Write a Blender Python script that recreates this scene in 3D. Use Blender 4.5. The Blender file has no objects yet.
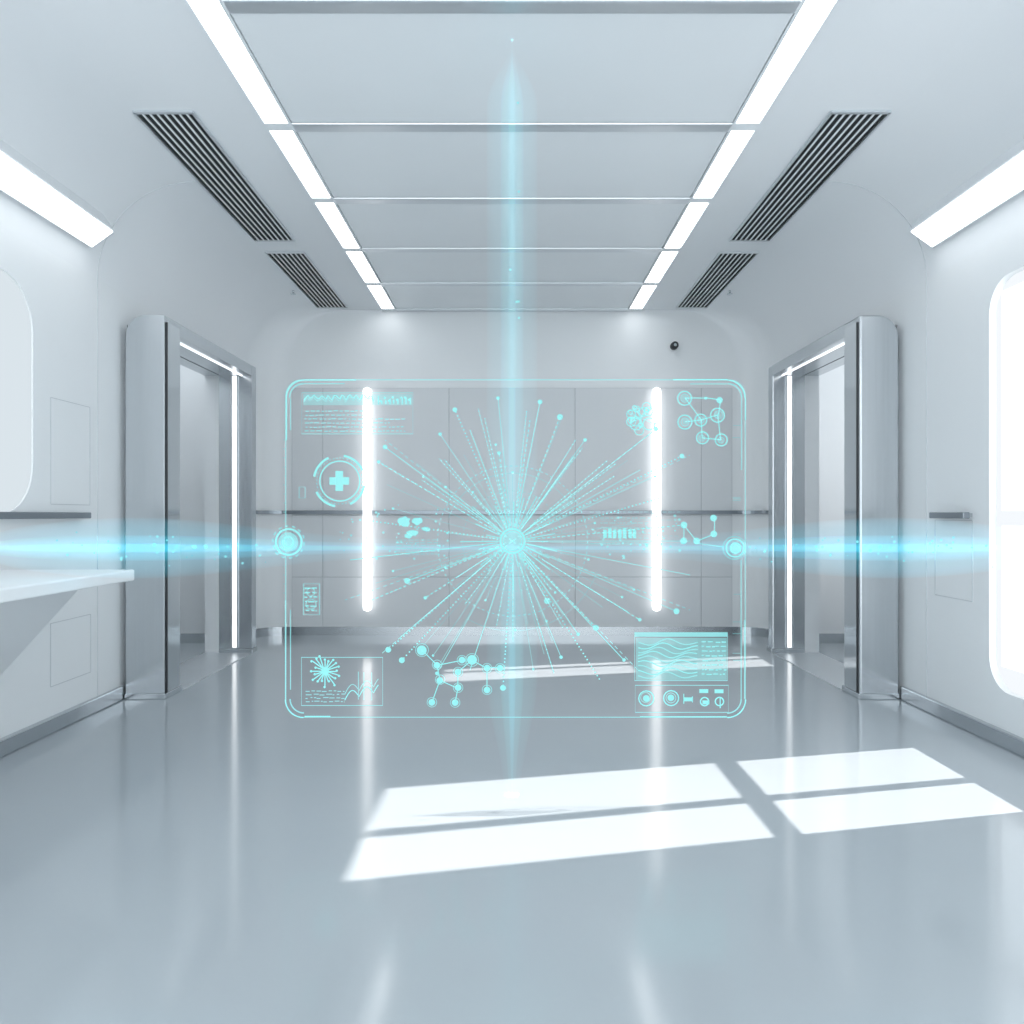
import bpy, math, random
from mathutils import Vector
random.seed(7)
S=bpy.context.scene
try:
    S.view_settings.view_transform='Standard'
    S.view_settings.look='None'
except Exception as e: print(e)
F=800.0; EYE=1.2; VY=515.0
W=2.55; R=0.6; H=3.25; BACK=8.0; FRONT=-.4
WT=.04

# ---------------- materials ----------------
def pmat(name,col,rough=.5,metal=0.,spec=.5,noise=0.0,nscale=3.,stretch=None):
    m=bpy.data.materials.new(name); m.use_nodes=True
    nt=m.node_tree; b=nt.nodes['Principled BSDF']
    b.inputs['Base Color'].default_value=(*col,1); b.inputs['Roughness'].default_value=rough
    b.inputs['Metallic'].default_value=metal; b.inputs['Specular IOR Level'].default_value=spec
    tc=nt.nodes.new('ShaderNodeTexCoord')
    src=tc.outputs['Object']
    if stretch:
        mp=nt.nodes.new('ShaderNodeMapping'); mp.inputs['Scale'].default_value=stretch
        nt.links.new(src,mp.inputs['Vector']); src=mp.outputs['Vector']
    if noise>0:
        n=nt.nodes.new('ShaderNodeTexNoise'); n.inputs['Scale'].default_value=nscale
        nt.links.new(src,n.inputs['Vector'])
        mx=nt.nodes.new('ShaderNodeMix'); mx.data_type='RGBA'
        mx.inputs[6].default_value=(*[max(0,c*(1-noise)) for c in col],1)
        mx.inputs[7].default_value=(*[min(1,c*(1+noise)) for c in col],1)
        nt.links.new(n.outputs['Fac'],mx.inputs[0]); nt.links.new(mx.outputs[2],b.inputs['Base Color'])
    return m
def emat(name,col,st,alpha=1.0,sample=True):
    m=bpy.data.materials.new(name); m.use_nodes=True
    nt=m.node_tree; nt.nodes.clear()
    o=nt.nodes.new('ShaderNodeOutputMaterial'); e=nt.nodes.new('ShaderNodeEmission')
    e.inputs[0].default_value=(*col,1); e.inputs[1].default_value=st
    if alpha<1:
        t=nt.nodes.new('ShaderNodeBsdfTransparent'); x=nt.nodes.new('ShaderNodeMixShader')
        x.inputs[0].default_value=alpha
        nt.links.new(t.outputs[0],x.inputs[1]); nt.links.new(e.outputs[0],x.inputs[2]); nt.links.new(x.outputs[0],o.inputs[0])
    else: nt.links.new(e.outputs[0],o.inputs[0])
    if not sample:
        try: m.cycles.emission_sampling='NONE'
        except Exception: pass
    return m
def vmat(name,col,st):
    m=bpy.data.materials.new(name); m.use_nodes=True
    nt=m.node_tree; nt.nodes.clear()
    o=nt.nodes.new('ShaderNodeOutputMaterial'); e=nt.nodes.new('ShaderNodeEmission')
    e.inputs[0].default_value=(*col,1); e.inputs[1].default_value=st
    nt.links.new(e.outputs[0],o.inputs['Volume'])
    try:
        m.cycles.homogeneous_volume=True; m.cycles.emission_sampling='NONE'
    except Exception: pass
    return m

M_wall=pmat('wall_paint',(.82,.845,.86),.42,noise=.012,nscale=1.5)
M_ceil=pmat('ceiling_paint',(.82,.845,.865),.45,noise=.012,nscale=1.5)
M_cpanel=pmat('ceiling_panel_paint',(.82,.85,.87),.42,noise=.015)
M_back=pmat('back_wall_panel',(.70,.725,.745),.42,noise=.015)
M_floor=pmat('epoxy_floor',(.39,.43,.46),.12,spec=.65,noise=.03,nscale=1.2)
M_white=pmat('white_laminate',(.84,.86,.875),.35,noise=.01)
M_chrome=pmat('brushed_steel',(.57,.60,.625),.24,1.0,noise=.06,nscale=4,stretch=(20,20,.3))
M_chrome2=pmat('polished_steel',(.60,.63,.65),.10,1.0,noise=.05,nscale=4)
M_bar=pmat('satin_aluminium',(.72,.75,.775),.34,.85,noise=.05)
M_rail=pmat('rail_steel',(.28,.31,.34),.3,.9,noise=.05)
M_dark=pmat('dark_metal',(.05,.055,.06),.4,.5,noise=.1)
M_slot=pmat('vent_slot_black',(.025,.028,.03),.7,0,spec=.2,noise=.1)
M_seam=pmat('seam_shadow_gap',(.52,.55,.57),.6,noise=.05)
M_seam2=pmat('seam_soft',(.60,.63,.65),.6,noise=.05)
M_strip=emat('led_diffuser',(.95,.98,1),5.0)
M_tube=emat('led_tube',(.97,.99,1),2.2)
M_thin=emat('led_thin',(.95,.98,1),2.0)
M_frost=emat('frosted_window',(.82,.91,.97),.86)
M_frameglow=emat('window_frame_daylight_glow',(.92,.96,1),1.0)  # white emission on window frame and mullions, standing in for bright daylight

# ---------------- geometry helpers ----------------
def link(o,parent=None):
    S.collection.objects.link(o)
    if parent: o.parent=parent
    return o
def empty(name):
    e=bpy.data.objects.new(name,None); link(e); e.empty_display_size=.1; return e
def mesh(name,vs,fs,mat,parent=None,smooth=False,bevel=0,seg=2):
    me=bpy.data.meshes.new(name); me.from_pydata(vs,[],fs); me.update()
    if mat: me.materials.append(mat)
    if smooth:
        for p in me.polygons: p.use_smooth=True
    o=bpy.data.objects.new(name,me); link(o,parent)
    if bevel:
        b=o.modifiers.new('b','BEVEL'); b.width=bevel; b.segments=seg; b.limit_method='ANGLE'
    return o
def boxdata(x0,x1,y0,y1,z0,z1):
    if x0>x1:x0,x1=x1,x0
    vs=[(x0,y0,z0),(x1,y0,z0),(x1,y1,z0),(x0,y1,z0),(x0,y0,z1),(x1,y0,z1),(x1,y1,z1),(x0,y1,z1)]
    fs=[(0,3,2,1),(4,5,6,7),(0,1,5,4),(1,2,6,5),(2,3,7,6),(3,0,4,7)]
    return vs,fs
def box(name,x0,x1,y0,y1,z0,z1,mat,parent=None,bevel=0,seg=2):
    v,f=boxdata(x0,x1,y0,y1,z0,z1); return mesh(name,v,f,mat,parent,bevel=bevel,seg=seg)
def boxes(name,lst,mat,parent=None,bevel=0):
    V=[];Fs=[]
    for b in lst:
        v,f=boxdata(*b); n=len(V); V+=v; Fs+=[tuple(i+n for i in q) for q in f]
    return mesh(name,V,Fs,mat,parent,bevel=bevel)
def rrect(u0,u1,v0,v1,r,n=10):
    pts=[]
    for cx,cy,a in ((u1-r,v1-r,0),(u0+r,v1-r,90),(u0+r,v0+r,180),(u1-r,v0+r,270)):
        for i in range(n+1):
            t=math.radians(a+90*i/n); pts.append((cx+r*math.cos(t),cy+r*math.sin(t)))
    return pts
def rect(u0,u1,v0,v1): return [(u0,v0),(u1,v0),(u1,v1),(u0,v1)]
def plate(name,mapf,outer,holes,th,mat,parent=None):
    cu=bpy.data.curves.new(name,'CURVE'); cu.dimensions='2D'; cu.fill_mode='BOTH'; cu.extrude=th/2
    for loop in [outer]+holes:
        sp=cu.splines.new('POLY'); sp.points.add(len(loop)-1)
        for i,(a,b) in enumerate(loop): sp.points[i].co=(a,b,0,1)
        sp.use_cyclic_u=True
    tmp=bpy.data.objects.new('tmp',cu); S.collection.objects.link(tmp)
    bpy.context.view_layer.update()
    dg=bpy.context.evaluated_depsgraph_get()
    me=bpy.data.meshes.new_from_object(tmp.evaluated_get(dg))
    bpy.data.objects.remove(tmp)
    for v in me.vertices: v.co=mapf(v.co.x,v.co.y,v.co.z+th/2)
    me.name=name; me.materials.clear(); me.materials.append(mat)
    for p in me.polygons: p.material_index=0; p.use_smooth=False
    o=bpy.data.objects.new(name,me); link(o,parent); return o
def lathe(name,axis,prof,center,mat,parent=None,n=32):
    V=[];Fs=[]
    for t,r in prof:
        for k in range(n):
            a=2*math.pi*k/n; c,s=r*math.cos(a),r*math.sin(a)
            p={'x':(t,c,s),'y':(c,t,s),'z':(c,s,t)}[axis]
            V.append((p[0]+center[0],p[1]+center[1],p[2]+center[2]))
    for i in range(len(prof)-1):
        for k in range(n):
            a=i*n+k;b=i*n+(k+1)%n; Fs.append((a,b,b+n,a+n))
    Fs.append(tuple(range(n))[::-1]); Fs.append(tuple(range((len(prof)-1)*n,len(prof)*n)))
    o=mesh(name,V,Fs,mat,parent)
    import bmesh
    bm=bmesh.new(); bm.from_mesh(o.data); bmesh.ops.recalc_face_normals(bm,faces=bm.faces); bm.to_mesh(o.data); bm.free()
    for p in o.data.polygons: p.use_smooth=len(p.vertices)==4
    return o

# ---------------- room shell ----------------
DY0,DY1=5.30,7.02
AX=3.6; AY1=7.5; AZ=3.5
fl=[(-W-.1,FRONT),(W+.04,FRONT),(W+.04,5.2),(AX,5.2),(AX,AY1+.05),(W+.1,AY1+.05),(W+.1,BACK+.1),(-W-.1,BACK+.1),
    (-W-.1,AY1+.05),(-AX,AY1+.05),(-AX,5.2),(-W-.1,5.2)]
plate('floor',lambda u,v,w:(u,v,w-.1),fl,[],.1,M_floor)
out=[(FRONT,0),(DY0,0),(DY0,2.46),(DY1,2.46),(DY1,0),(7.7,0),(7.7,H-R),(FRONT,H-R)]
plate('wall_left',lambda u,v,w:(-W-WT+w,u,v),out,[rrect(2.6,4.26,1.21,2.43,.26)],WT,M_wall)
plate('wall_right',lambda u,v,w:(W+w,u,v),out,[rrect(3.05,4.275,.28,2.44,.17)],WT,M_wall)
box('wall_back',-W-.1,W+.1,BACK,BACK+.1,0,H+.1,M_wall)
ceil=box('ceiling',-(W-R)-.02,(W-R)+.02,FRONT,BACK+.1,H,H+.08,M_ceil)
def cove(side,idx):
    V=[];Fs=[]; n=24
    secs=[(FRONT,0),(7.7,0)]+[(7.7+.3*math.sin(math.radians(a)),.3*(1-math.cos(math.radians(a)))) for a in range(6,91,6)]
    for k,(y,ins) in enumerate(secs):
        for i in range(n+1):
            t=math.pi/2*i/n
            V.append((side*((W-R-ins)+R*math.cos(t)),y,(H-R)+R*math.sin(t)))
    m=n+1
    for k in range(len(secs)-1):
        for i in range(n): a=k*m+i; Fs.append((a,a+1,a+1+m,a+m))
    mesh('cove_%d'%idx,V,Fs,M_ceil,ceil,smooth=True)
    V=[];Fs=[]; c=secs[1:]
    for y,ins in c: V+=[(side*(W-ins),y,0),(side*(W-ins),y,H-R)]
    for k in range(len(c)-1): a=2*k; Fs.append((a,a+1,a+3,a+2))
    mesh('rounded_corner_%d'%idx,V,Fs,M_wall,bpy.data.objects['wall_back'],smooth=True)
cove(-1,1); cove(1,2)

def alcove(side,wname):
    par=bpy.data.objects[wname]
    x0,x1=side*(W+.12),side*AX
    a,b=min(x0,x1),max(x0,x1)
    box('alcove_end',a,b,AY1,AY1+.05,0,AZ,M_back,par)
    box('alcove_near',a,b,5.15,5.2,0,AZ,M_wall,par)
    box('alcove_top',a,b,5.15,AY1+.05,AZ,AZ+.05,M_ceil,par)
    box('alcove_lintel',side*(W+.11),side*(W+.13),5.15,AY1+.05,2.46,AZ+.05,M_wall,par)
    boxes('alcove_base_trim',[(a,b,AY1-.02,AY1,0,.09)],M_chrome,par)
    box('alcove_fill_panel',side*2.85,side*3.3,5.6,7.2,AZ-.03,AZ-.001,emat('alcove_fill_glow',(.93,.97,1),6. if side<0 else 3.4),par)  # unseen glowing panel, added as fill to brighten the alcove
    if side<0: box('alcove_side',-AX-.05,-AX,5.15,AY1+.05,0,AZ,M_wall,par)
alcove(-1,'wall_left'); alcove(1,'wall_right')
SL=.235; EL=.757
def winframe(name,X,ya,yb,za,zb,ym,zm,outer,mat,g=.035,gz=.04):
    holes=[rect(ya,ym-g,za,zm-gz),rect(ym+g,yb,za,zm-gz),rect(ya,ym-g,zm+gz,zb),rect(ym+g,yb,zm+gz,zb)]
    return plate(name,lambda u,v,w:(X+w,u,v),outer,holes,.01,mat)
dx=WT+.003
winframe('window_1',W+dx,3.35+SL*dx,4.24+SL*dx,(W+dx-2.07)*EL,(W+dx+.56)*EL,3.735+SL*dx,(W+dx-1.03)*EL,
         rect(2.8,4.6,.05,2.8),M_frameglow)
dx=AX-W
winframe('window_2',AX,6.47+SL*dx,7.16+SL*dx,(AX-2.08)*EL,min(AZ-.05,(AX+.60)*EL),6.80+SL*dx,(AX-1.03)*EL,
         rect(5.15,AY1+.05,0,AZ+.05),M_white,g=.03,gz=.06)
plate('window_3',lambda u,v,w:(-W-.02+w,u,v),rrect(2.6,4.26,1.21,2.43,.26),[],.01,M_frost)

def base_side(side,nm,segs):
    x=side*W
    return boxes(nm,[(x,x-side*.03,a,b,0,.09) for a,b in segs],M_chrome,bevel=.008)
base_side(-1,'baseboard_left',[(FRONT,5.2),(7.06,7.7)])
base_side(1,'baseboard_right',[(FRONT,5.2),(7.06,7.7)])
pts=[]
for a in range(0,91,9): pts.append((W-.3*(1-math.cos(math.radians(a))),7.7+.3*math.sin(math.radians(a))))
path=[(-x,y) for x,y in pts]+[(x,y) for x,y in reversed(pts)]
def sweep(name,path,off,z0,z1,mat,parent=None):
    V=[];Fs=[]
    n=len(path)
    for i,(x,y) in enumerate(path):
        a=Vector(path[max(0,i-1)]);b=Vector(path[min(n-1,i+1)]); d=(b-a).normalized(); nr=Vector((d.y,-d.x))
        p=Vector((x,y)); q=p+nr*off
        V+=[(p.x,p.y,z0),(q.x,q.y,z0),(q.x,q.y,z1),(p.x,p.y,z1)]
    for i in range(n-1):
        for k in range(4):
            a=4*i+k;b=4*i+(k+1)%4; Fs.append((a,b,b+4,a+4))
    Fs+=[(0,1,2,3),(4*n-1,4*n-2,4*n-3,4*n-4)]
    return mesh(name,V,Fs,mat,parent)
sweep('baseboard_back',path,.025,0,.085,M_chrome)
sweep('handrail',path,.05,1.21,1.245,M_rail)
wb=bpy.data.objects['wall_back']
px=lambda p,d:(p-512)*d/F
pz=lambda p,d:EYE+(VY-p)*d/F
cols=[px(c,8) for c in (323,449,575,701)]
rows=[pz(r,8) for r in (627,577,515,388)]
lst=[]; g=.0035
xs=[-2.2]+cols+[2.2]
for i in range(len(xs)-1):
    for j in range(len(rows)-1):
        lst.append((xs[i]+g,xs[i+1]-g,BACK-.012,BACK-.0,rows[j]+g,rows[j+1]-g))
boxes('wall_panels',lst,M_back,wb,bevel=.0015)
box('panel_shadow_gap',-2.2,2.2,BACK-.007,BACK-.001,rows[0],rows[-1],M_seam,wb)
for k,c in enumerate((367.5,656.5)):
    e=empty('wall_tube_light')
    x=px(c,7.95)
    lathe('tube','z',[(.245,.01),(.26,.04),(.29,.044),(2.42,.044),(2.45,.04),(2.465,.01)],(x,7.94,0),M_tube,e,n=20)
    boxes('clips',[(x-.02,x+.02,7.94,BACK-.012,.30,.34),(x-.02,x+.02,7.94,BACK-.012,2.36,2.40)],M_chrome2,e)
e=empty('security_camera'); cx,cz=px(675,7.9),pz(345,7.9)
lathe('mount_plate','y',[(0,.05),(.015,.05),(.02,.045)],(cx,7.98,cz),M_white,e,n=24)
lathe('body','y',[(-.09,.028),(-.085,.036),(-.02,.038),(.0,.034)],(cx,7.98,cz),M_dark,e,n=24)
lathe('lens','y',[(-.1,.012),(-.09,.02)],(cx,7.98,cz),M_chrome2,e,n=20)
for c in (291,732):
    e=empty('ceiling_sprinkler'); x=px(c,7.3)*.99
    zz=(H-R)+math.sqrt(max(0,R*R-max(0,abs(x)-(W-R))**2))
    lathe('stem','z',[(-.03,.01),(.02,.01)],(x,7.3,zz),M_chrome2,e,n=12)
    lathe('deflector','z',[(-.035,.024),(-.03,.024)],(x,7.3,zz),M_chrome2,e,n=16)

# ---------------- ceiling details ----------------
bars=[2.22,3.2,4.2,5.18,6.145,7.055,7.94]
allb=[FRONT,.26,1.24]+bars
panels=[(-1.145,1.145,allb[i]+.046,allb[i+1]-.046,H-.012,H) for i in range(len(allb)-1)]
boxes('ceiling_panels',panels,M_cpanel,ceil,bevel=.006)
boxes('cross_bars',[(-1.15,1.15,b-.044,b+.044,H-.022,H) for b in allb[1:]],M_bar,ceil,bevel=.009)
for s in (-1,1):
    e=empty('ceiling_strip_light')
    sb=[FRONT,4.2]+bars[3:]
    boxes('diffuser',[(s*1.165,s*1.28,sb[i]+.045,sb[i+1]-.045,H-.012,H-.002) for i in range(len(sb)-1)],M_strip,e)
    boxes('housing',[(s*1.225-.075,s*1.225-.062,allb[0],8,H-.014,H),(s*1.225+.062,s*1.225+.075,allb[0],8,H-.014,H)]+
          [(s*1.225-.062,s*1.225+.062,b-.038,b+.038,H-.014,H) for b in sb[1:]],M_cpanel,e)
    for (a,b) in ((4.06,5.96),(6.23,7.88)):
        v=empty('air_vent'); x0,x1=1.62,1.92
        xx0,xx1=(s*x0,s*x1) if s>0 else (s*x1,s*x0)
        box('grille_back',xx0+.01,xx1-.01,a+.01,b-.01,H-.004,H-.001,M_slot,v)
        n=8; sl=[]
        for k in range(1,n):
            xc=xx0+(xx1-xx0)*k/n; sl.append((xc-.005,xc+.005,a+.01,b-.01,H-.009,H-.003))
        boxes('louvres',sl,M_cpanel,v)
        boxes('frame',[(xx0-.005,xx0+.008,a,b,H-.012,H),(xx1-.008,xx1+.005,a,b,H-.012,H),(xx0,xx1,a-.01,a+.010,H-.012,H),(xx0,xx1,b-.010,b+.01,H-.012,H)],M_bar,v)
    e=empty('cove_strip_light')
    d=4.76; far=[(399,283),(420,268)]
    P=[(s*u*d/F,EYE+v*d/F) for u,v in far]
    a=Vector(P[0]);b=Vector(P[1]); t=(b-a).normalized(); nr=Vector((-t.y,t.x))
    if nr.y<0: nr=-nr
    y0=0.
    def prism(name,a,b,lo,hi,ya,yb,mat):
        q=[a+nr*lo,b+nr*lo,b+nr*hi,a+nr*hi]
        V=[(p.x,ya,p.y) for p in q]+[(p.x,yb,p.y) for p in q]
        mesh(name,V,[(0,1,2,3),(7,6,5,4),(0,4,5,1),(1,5,6,2),(2,6,7,3),(3,7,4,0)],mat,e)
    prism('diffuser',a,b,0,.01,y0,d,M_strip)
    prism('housing',a-t*.010,b+t*.010,.004,.16,y0-.02,d+.010,M_ceil)

def tube_path(name,pts,r,mat,parent):
    cu=bpy.data.curves.new(name,'CURVE'); cu.dimensions='3D'; cu.bevel_depth=r; cu.bevel_resolution=1
    sp=cu.splines.new('POLY'); sp.points.add(len(pts)-1)
    for i,p in enumerate(pts): sp.points[i].co=(*p,1)
    cu.materials.append(mat)
    o=bpy.data.objects.new(name,cu); link(o,parent); return o
for s,wn in ((-1,'wall_left'),(1,'wall_right')):
    par=bpy.data.objects[wn]
    pts=[(s*W,4.92,.09),(s*W,4.92,H-R)]
    for i in range(1,21):
        t=math.pi/2*i/20; pts.append((s*((W-R)+R*math.cos(t)),4.92,(H-R)+R*math.sin(t)))
    tube_path('arch_seam',pts,.0032,M_seam2,par)
    def srect(nm,y0,y1,z0,z1):
        w=.0025;X0,X1=s*W,s*(W-.002)
        boxes(nm,[(X0,X1,y0-w,y0+w,z0,z1),(X0,X1,y1-w,y1+w,z0,z1),(X0,X1,y0,y1,z0-w,z0+w),(X0,X1,y0,y1,z1-w,z1+w)],M_seam2,par)
    if s<0:
        srect('access_panel_1',4.42,4.83,1.26,1.85); srect('access_panel_2',4.42,4.84,.25,.60)
    else:
        srect('access_panel_1',4.43,4.82,.72,1.17)
for s,a,b in ((-1,1.5,4.72),(1,4.40,4.76)):
    e=empty('wall_grab_rail')
    box('rail',s*(W-.07),s*(W-.03),a,b,1.180,1.216,M_rail,e,bevel=.005)
    boxes('brackets',[(s*(W-.06),s*W,y-.02,y+.02,1.19,1.21) for y in (a+.05,b-.05)],M_chrome,e)

# ---------------- door portals ----------------
def portal(s):
    e=empty('doorway_portal')
    xi=2.26; T=2.50; UB=2.41
    def jamb(nm,y0,y1,mat,xo,r,zb=0,xin=xi,top=T):
        out=[(s*xin,zb),(s*xo,zb)]
        if top-r>zb+.001: out.append((s*xo,top-r))
        for i in range(1,9):
            t=math.pi/2*i/8; out.append((s*(xo-r+r*math.cos(t)),top-r+r*math.sin(t)))
        out.append((s*xin,top))
        o=plate(nm,lambda u,v,w:(u,y0+w*(y1-y0),v),out,[],1.0,mat,e)
        o.modifiers.new('w','WELD')
        b=o.modifiers.new('b','BEVEL'); b.width=.012; b.segments=3; b.limit_method='ANGLE'
        return o
    jamb('near_jamb',5.20,5.45,M_chrome,2.51,.13)
    jamb('near_jamb_return',5.27,5.43,M_chrome,W+.005,.15,xin=2.40,top=2.47)
    jamb('far_jamb',6.95,7.06,M_chrome,W-.005,.04)
    jamb('header',5.44,6.96,M_chrome,W-.02,.085,zb=UB,xin=xi+.001)
    la,lb=s*(W-.01),s*(W+.12)
    boxes('liner',[(la,lb,5.31,5.43,0,2.45),(la,lb,5.43,6.955,UB,2.45)],M_chrome,e)
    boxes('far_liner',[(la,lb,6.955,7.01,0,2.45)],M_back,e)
    box('jamb_facing',s*(xi-.006),s*(xi+.004),5.235,5.425,.05,2.46,M_chrome2,e)
    boxes('jamb_grooves',[(s*(xi-.008),s*(xi-.002),5.225,5.235,0.02,2.46)],M_dark,e)
    boxes('foot_plates',[(s*2.25,s*2.515,5.19,5.46,0,.04),(s*2.25,s*2.54,6.94,7.07,0,.04)],M_chrome2,e,bevel=.004)
    xs=2.406
    box('jamb_light',s*xs-.018,s*xs+.018,6.94,6.949,.05,2.405,M_thin,e)
    boxes('jamb_light_channel',[(s*xs-.03,s*xs-.018,6.935,6.949,.05,2.405),(s*xs+.018,s*xs+.03,6.935,6.949,.05,2.405)],M_bar,e)
    box('header_light',s*2.34-.005,s*2.34+.005,5.46,6.93,UB-.008,UB-.001,M_thin,e)
    boxes('threshold',[(s*xi,s*(W+.12),5.45,6.95,0,.006)],M_bar,e)
portal(-1); portal(1)

# ---------------- wall desk (left) ----------------
e=empty('wall_mounted_counter')
box('counter_top',-W+.0,-1.885,1.2,4.0,.872,.928,M_white,e,bevel=.008)
V=[(-W,1.4,.872),(-2.06,1.4,.872),(-W,1.4,.33),(-W,3.86,.872),(-2.06,3.86,.872),(-W,3.86,.33)]
mesh('support_bracket',V,[(0,2,1),(3,4,5),(0,1,4,3),(1,2,5,4),(0,3,5,2)],M_white,e,bevel=.006)

# ---------------- hologram ----------------
HD=3.4; K=HD/F
class Rib:
    def __init__(s): s.v=[];s.f=[]
    def P(s,p,y): return ((p[0]-512)*K,y,EYE+(VY-p[1])*K)
    def poly(s,pts):
        y=HD+random.uniform(-.010,.010); n=len(s.v)
        s.v+=[s.P(p,y) for p in pts]; s.f.append(tuple(range(n,n+len(pts))))
    def line(s,a,b,w=1.):
        a=Vector(a);b=Vector(b); d=b-a
        if d.length<1e-4: return
        d.normalize(); q=Vector((-d.y,d.x))*w/2
        s.poly([a-q,b-q,b+q,a+q])
    def pl(s,pts,w=1.,closed=False):
        y=HD+random.uniform(-.010,.010)
        n=len(pts); N=len(s.v); L=n if closed else n-1
        for i in range(n):
            if closed: a=Vector(pts[i-1]);b=Vector(pts[(i+1)%n])
            else: a=Vector(pts[max(0,i-1)]);b=Vector(pts[min(n-1,i+1)])
            d=(b-a)
            if d.length<1e-6:d=Vector((1,0))
            d.normalize(); q=Vector((-d.y,d.x))*w/2; p=Vector(pts[i])
            s.v+=[s.P(p-q,y),s.P(p+q,y)]
        for i in range(L):
            a=N+2*i;b=N+2*((i+1)%n); s.f.append((a,a+1,b+1,b))
    def circ(s,c,r,w=1.,a0=0,a1=360):
        n=max(8,int(abs(a1-a0)/360*max(16,r*2.2)))
        pts=[(c[0]+r*math.cos(math.radians(a0+(a1-a0)*i/n)),c[1]+r*math.sin(math.radians(a0+(a1-a0)*i/n))) for i in range(n+1)]
        if abs(a1-a0)>=360: s.pl(pts[:-1],w,True)
        else: s.pl(pts,w)
    def disc(s,c,r,n=14): s.poly([(c[0]+r*math.cos(2*math.pi*i/n),c[1]+r*math.sin(2*math.pi*i/n)) for i in range(n)])
    def rect(s,x0,y0,x1,y1,w=1.): s.pl([(x0,y0),(x1,y0),(x1,y1),(x0,y1)],w,True)
    def fill(s,x0,y0,x1,y1): s.poly([(x0,y0),(x1,y0),(x1,y1),(x0,y1)])
    def dash(s,a,b,w=1.,L=3,G=2.5):
        a=Vector(a);b=Vector(b);D=(b-a).length;d=(b-a)/D;t=0
        while t<D: s.line(a+d*t,a+d*min(D,t+L),w); t+=L+G
    def dots(s,a,b,r=1.,G=4):
        a=Vector(a);b=Vector(b);D=(b-a).length;d=(b-a)/D;t=0
        while t<D: s.disc(a+d*t,r,6); t+=G
    def dcirc(s,c,r,w,n,fr=.6):
        for i in range(n): s.circ(c,r,w,360*i/n,360*(i+fr)/n)
    def text(s,x0,x1,y,h=2.,w=.8):
        x=x0
        while x<x1:
            l=random.uniform(1.5,6); s.line((x,y),(min(x1,x+l),y),h*.75); x+=l+random.uniform(1,2)
B=Rib(); Md=Rib(); Ft=Rib()
def rr(x0,y0,x1,y1,r): return rrect(x0,x1,y0,y1,r,8)
Md.pl(rr(286,380,745,717,16),.9,True)
for (cx,cy,a0) in ((304,398,180),(727,398,270),(727,699,0),(304,699,90)):
    Md.circ((cx,cy),14,1.4,a0,a0+90); B.circ((cx,cy),18,1.3,a0,a0+90)
B.line((304,380),(356,380),1.4); Md.line((304,384),(345,384)); B.line((727,380),(673,380),1.4); Md.line((727,384),(690,384))
B.line((286,398),(286,440),1.3); B.line((745,398),(745,420)); Md.line((286,600),(286,699),1.3); Md.line((745,620),(745,699),1.3)
B.line((304,717),(330,717),1.4); B.line((727,717),(640,717),1.4); Md.line((741,560),(741,699)); Md.line((290,398),(290,430)); Md.line((741,398),(741,470)); Md.line((290,610),(290,690))
for y in range(440,600,9): Ft.line((283.5,y),(286,y),.8)
Md.rect(302,393,413,434,.8); Ft.fill(303,394,412,405)
pts=[(304+i*2.0,402-abs(math.sin(i*.9)*5)-random.uniform(0,3)) for i in range(36)]
B.pl(pts,1.1); Md.pl([(p[0],p[1]+2.5) for p in pts],.8)
for i in range(8): B.disc((381+i*4,402-random.uniform(0,5)),1.2,8)
for i in range(9): B.line((378+i*4,404),(378+i*4,404-random.uniform(2,9)),1.3)
for i in range(6): Md.text(305,305+random.choice([60,85,100,40]),411+i*4,1.5)
c=(339.5,481)
B.circ(c,20,1.4)
for a in (10,100,190,280): B.circ(c,25.5,2.4,a,a+55)
Md.dcirc(c,23,.9,40,.5)
B.fill(335.7,471,343.3,491); B.fill(329.5,477.2,335.7,484.8); B.fill(343.3,477.2,349.5,484.8)
Md.rect(303,584,319,615,1.)
for i in range(6): B.text(305,317,588+i*4.5,1.8)
Md.circ((311,592),4,.9); Md.circ((311,604),5,.9)
Md.rect(299,487,305,498,.8)
c=(288.5,542); B.circ(c,13,2.); B.circ(c,9,1.); Md.dcirc(c,16,1.4,14,.5); B.circ(c,5,1.2); Md.disc(c,8)
c=(735,548); B.circ(c,9,1.5); Md.circ(c,11.5,.8); Md.disc(c,6); B.circ(c,5,1.); Md.line((695,543),(724,547),.9)
C=(512.5,541); B.circ(C,12,2.); B.circ(C,9.5,1.); Md.dcirc(C,75,.9,90,.5); Ft.circ(C,68,.8,200,330); Ft.circ(C,90,.7,20,120); Md.dcirc(C,30,.8,40,.4); Ft.dcirc(C,50,.8,60,.5); Ft.disc(C,9)
nodes=[(540,402),(499,453),(585,440),(682,456),(656,429),(560,417),(440,434),(455,410),(385,447),(379,462),(498,398),
(388,650),(407,581),(425,598),(437,673),(402,660),(578,634),(547,601),(561,657),(596,628),(624,660),(640,620),(676,611),(503,688),(470,670),
(684,525),(690,541),(660,498),(470,430),(530,420),(640,470),(365,520),(350,560),(372,600),(690,575),(600,680)]
for i,p in enumerate(nodes):
    a=math.atan2(p[1]-C[1],p[0]-C[0]); st=(C[0]+15*math.cos(a),C[1]+15*math.sin(a))
    k=i%4
    if k==0: B.line(st,p,.8)
    elif k==1: B.dash(st,p,1.0,3,2)
    elif k==2: Md.line(st,p,.8)
    else: B.dots(st,p,.9,3.8)
    if i<24: B.disc(p,random.choice([1.8,2.4,3.0]))
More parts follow.
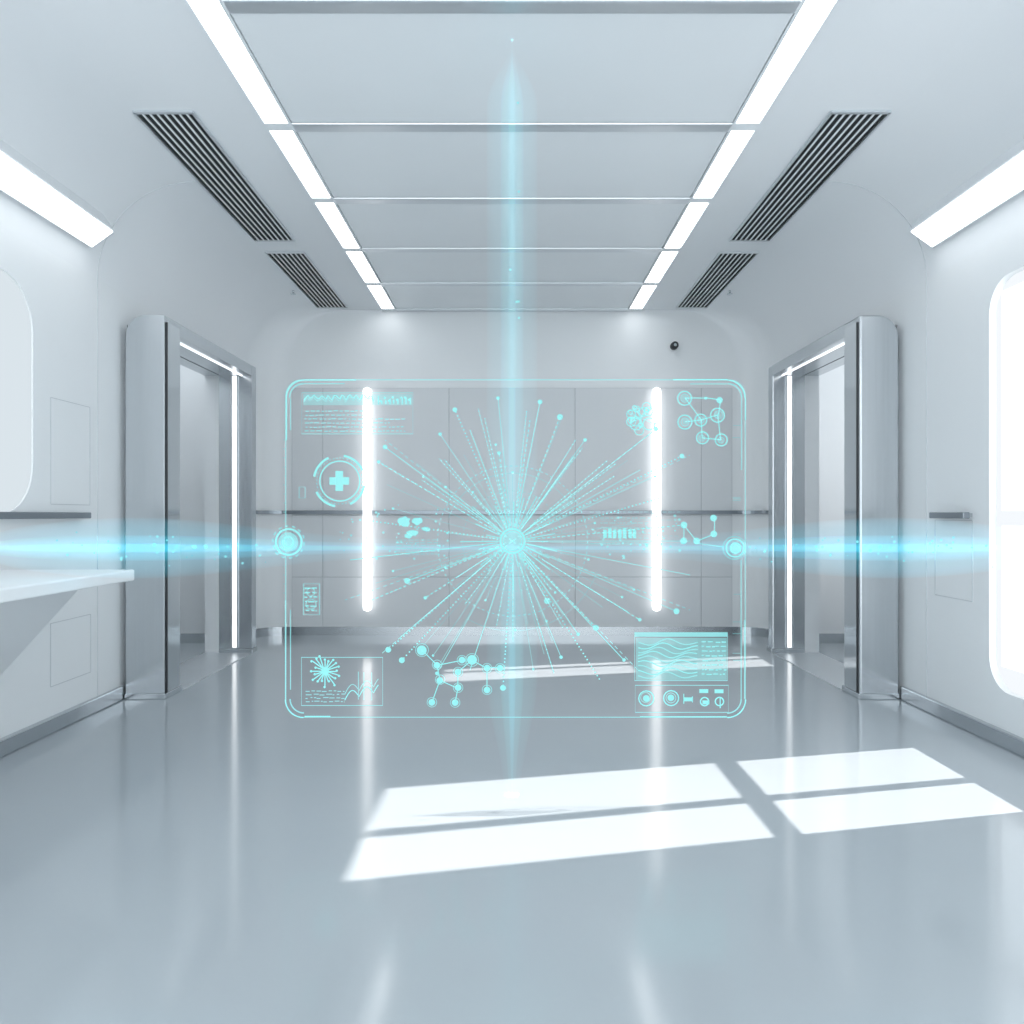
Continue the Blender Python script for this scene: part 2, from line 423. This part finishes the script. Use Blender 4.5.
for i in range(64):
    a=random.uniform(0,2*math.pi); r0=random.uniform(14,40); r1=random.uniform(50,130)*(1+.25*abs(math.cos(a)))
    p=(C[0]+r0*math.cos(a),C[1]+r0*math.sin(a)); q=(C[0]+r1*math.cos(a),C[1]+r1*math.sin(a))
    (Ft.line if i%3 else Md.line)(p,q,random.uniform(.5,.9))
    if i%3==0: B.dots(p,q,.7,4.5)
    if i%3==1: B.disc(q,1.3,8)
for i in range(28):
    a=2*math.pi*i/28+random.uniform(-.05,.05); r1=random.uniform(24,54)
    B.line((C[0]+13*math.cos(a),C[1]+13*math.sin(a)),(C[0]+r1*math.cos(a),C[1]+r1*math.sin(a)),.9)
for q in ((378,462),(385,440),(655,430),(690,455),(380,655),(640,672),(345,600),(690,610)):
    Md.dash(C,q,.8,4,3)
mol=[((685,398),7),((720,400),4),((685,422),7),((701,420),6),((718,415),7),((702,438),6),((721,440),6),((706,398),2)]
for p,r in mol:
    if r>=6: B.circ(p,r,1.3); Md.circ(p,r-3,.9); Ft.disc(p,r-4)
    else: B.disc(p,r*.8)
for a,b in ((0,7),(7,1),(1,4),(0,3),(2,3),(3,4),(3,5),(5,6),(4,6)): B.line(mol[a][0],mol[b][0],1.)
for i in range(16):
    p=(random.uniform(627,656),random.uniform(404,432)); B.circ(p,random.choice([2,3,4.5]),.9); Md.line(p,(641,418),.7)
B.circ((636,424),6,1.); B.circ((649,424),6,1.)
mb=[(684,525),(697,541),(714,534),(714,518),(684,541)]
for a,b in ((0,1),(1,2),(2,3),(0,4)): B.line(mb[a],mb[b],.9)
for p in mb: B.disc(p,3.4)
bm=[(422,650),(437,665),(440,680),(458,688),(462,660),(472,660),(487,668),(487,690),(455,703),(432,702),(458,672),(500,668)]
for a,b in ((0,1),(1,2),(2,3),(3,8),(2,9),(3,10),(10,5),(5,6),(6,7),(6,11),(1,4)): B.line(bm[a],bm[b],1.)
for i,p in enumerate(bm): B.disc(p,5. if i in(0,5) else 3.4); Md.circ(p,6.5 if i in (0,5) else 4.8,.7)
def blob(cx,cy,rx,ry):
    n=14; B.poly([(cx+rx*random.uniform(.6,1)*math.cos(2*math.pi*i/n),cy+ry*random.uniform(.6,1)*math.sin(2*math.pi*i/n)) for i in range(n)])
for a in ((404,521,8,6),(417,521,7,5),(412,533,8,3),(426,529,5,3),(408,536,5,3)): blob(*a)
for i in range(7): B.fill(603+i*5,528+random.uniform(0,3),606.5+i*5,538)
for i in range(6): Md.text(396,440,540+i*2.8,.8); Md.text(600,650,518+i*5,.9); Ft.text(590,680,512+i*8,.8)
for i in range(50):
    x=random.uniform(590,680); y=random.uniform(510,560); Md.disc((x,y),random.uniform(.6,1.6),6)
    x=random.uniform(340,450); y=random.uniform(505,560); Md.disc((x,y),random.uniform(.6,1.4),6)
Md.rect(302,657,383,705,.9); vc=(325,671)
for i in range(20):
    a=2*math.pi*i/20; r1=random.uniform(10,17); q=(vc[0]+r1*math.cos(a),vc[1]+r1*math.sin(a)); B.line(vc,q,1.2); B.disc(q,1.3,8)
B.disc(vc,4)
pts=[(345+i*1.6,700-8*abs(math.sin(i*.35))-i*.4) for i in range(22)]; B.pl(pts,1.); Md.pl([(p[0],p[1]-6) for p in pts],.8)
for x in (358,364,372): Md.line((x,672),(x,700),.8)
for i in range(4): Md.text(306,345,691+i*3.5,1.2)
Md.rect(635,633,728,681,1.0); Md.fill(635,633,728,637)
for k in range(9):
    pts=[(638+i*2.2,642+k*4.2+1.8*math.sin(i*.35+k*.8)*math.exp(-((i-12)/14)**2)*2) for i in range(28)]
    (B if k%2 else Md).pl(pts,1.1)
for i in range(8): B.text(702,726,642+i*4.6,1.6)
Ft.fill(636,638,727,680)
Md.rect(635,685,728,712,.9)
for i,p in enumerate(((646,698),(671,698))): B.circ(p,7.5,1.3); B.disc(p,3.4); Md.circ(p,5,.8)
for x,y in ((704,691),(719,691),(688,699)): B.fill(x-5,y-2.2,x+4,y+1.8)
B.circ((705,702),4.2,1.4); B.fill(702,700,709,704); B.circ((720,702),4.2,1.4); B.line((720,698),(720,708),1.2)
B.line((684,694),(684,704),1.); B.line((692,696),(692,702),1.)
for i in range(90):
    sgn=random.choice((-1,1)); x=512+sgn*random.uniform(225,480); y=548+random.gauss(0,9)
    Md.disc((x,y),random.uniform(.5,1.6),6)
for x in (205,870,880,195,155): B.disc((x,548+random.uniform(-4,4)),2,8)
for i in range(6): Md.disc((512+random.uniform(-5,8),random.uniform(60,380)),1.4,6)
for i in range(12):
    y=random.uniform(395,700); Ft.line((733,y),(741,y),.8)
eh=empty('hologram_display')
for nm,r,m in (('bright_graphics',B,emat('hologram_bright',(.34,.93,.95),1.05,.92,False)),
               ('mid_graphics',Md,emat('hologram_mid',(.36,.93,.96),1.05,.70,False)),
               ('faint_graphics',Ft,emat('hologram_faint',(.36,.93,.96),1.0,.40,False))):
    mesh(nm,r.v,r.f,m,eh)
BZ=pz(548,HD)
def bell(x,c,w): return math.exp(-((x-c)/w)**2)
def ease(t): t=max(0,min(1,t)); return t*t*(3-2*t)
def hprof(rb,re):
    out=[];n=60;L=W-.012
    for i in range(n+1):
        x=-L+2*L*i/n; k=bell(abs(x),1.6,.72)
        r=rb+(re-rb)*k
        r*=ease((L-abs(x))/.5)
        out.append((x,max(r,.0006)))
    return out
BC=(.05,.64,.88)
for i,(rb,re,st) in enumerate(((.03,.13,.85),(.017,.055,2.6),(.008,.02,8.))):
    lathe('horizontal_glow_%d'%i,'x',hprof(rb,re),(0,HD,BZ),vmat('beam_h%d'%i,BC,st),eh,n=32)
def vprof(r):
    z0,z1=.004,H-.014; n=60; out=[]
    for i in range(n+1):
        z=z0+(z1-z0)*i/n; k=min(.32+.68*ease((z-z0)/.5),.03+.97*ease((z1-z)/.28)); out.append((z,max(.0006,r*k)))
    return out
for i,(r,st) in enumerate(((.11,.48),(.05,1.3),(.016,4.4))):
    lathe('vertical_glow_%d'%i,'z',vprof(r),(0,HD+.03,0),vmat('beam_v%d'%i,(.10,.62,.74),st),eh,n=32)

# ---------------- lights / world / camera ----------------
sd=bpy.data.lights.new('sun','SUN'); sd.energy=9.5; sd.angle=math.radians(.5); sd.color=(1,.94,.90)
so=bpy.data.objects.new('sun',sd); link(so); so.rotation_euler=Vector((-1,-SL,-EL)).to_track_quat('-Z','Y').to_euler(); so.location=(8,6,7)
w=bpy.data.worlds.new('world'); S.world=w; w.use_nodes=True; nt=w.node_tree
bg=nt.nodes['Background']; bg.inputs[1].default_value=2.5
tc=nt.nodes.new('ShaderNodeTexCoord'); sp=nt.nodes.new('ShaderNodeSeparateXYZ'); cr=nt.nodes.new('ShaderNodeValToRGB')
mr=nt.nodes.new('ShaderNodeMapRange'); mr.inputs[1].default_value=-1; mr.inputs[2].default_value=1
nt.links.new(tc.outputs['Generated'],sp.inputs[0]); nt.links.new(sp.outputs['Z'],mr.inputs[0]); nt.links.new(mr.outputs[0],cr.inputs[0])
cr.color_ramp.elements[0].color=(.90,.94,.97,1); cr.color_ramp.elements[1].color=(.86,.925,.97,1)
nt.links.new(cr.outputs[0],bg.inputs[0])
cd=bpy.data.cameras.new('camera'); cd.sensor_width=36; cd.lens=36*F/1024; cd.shift_y=3/1024; cd.clip_start=.05
co=bpy.data.objects.new('camera',cd); link(co); co.location=(0,0,EYE); co.rotation_euler=(math.radians(90),0,0)
S.camera=co
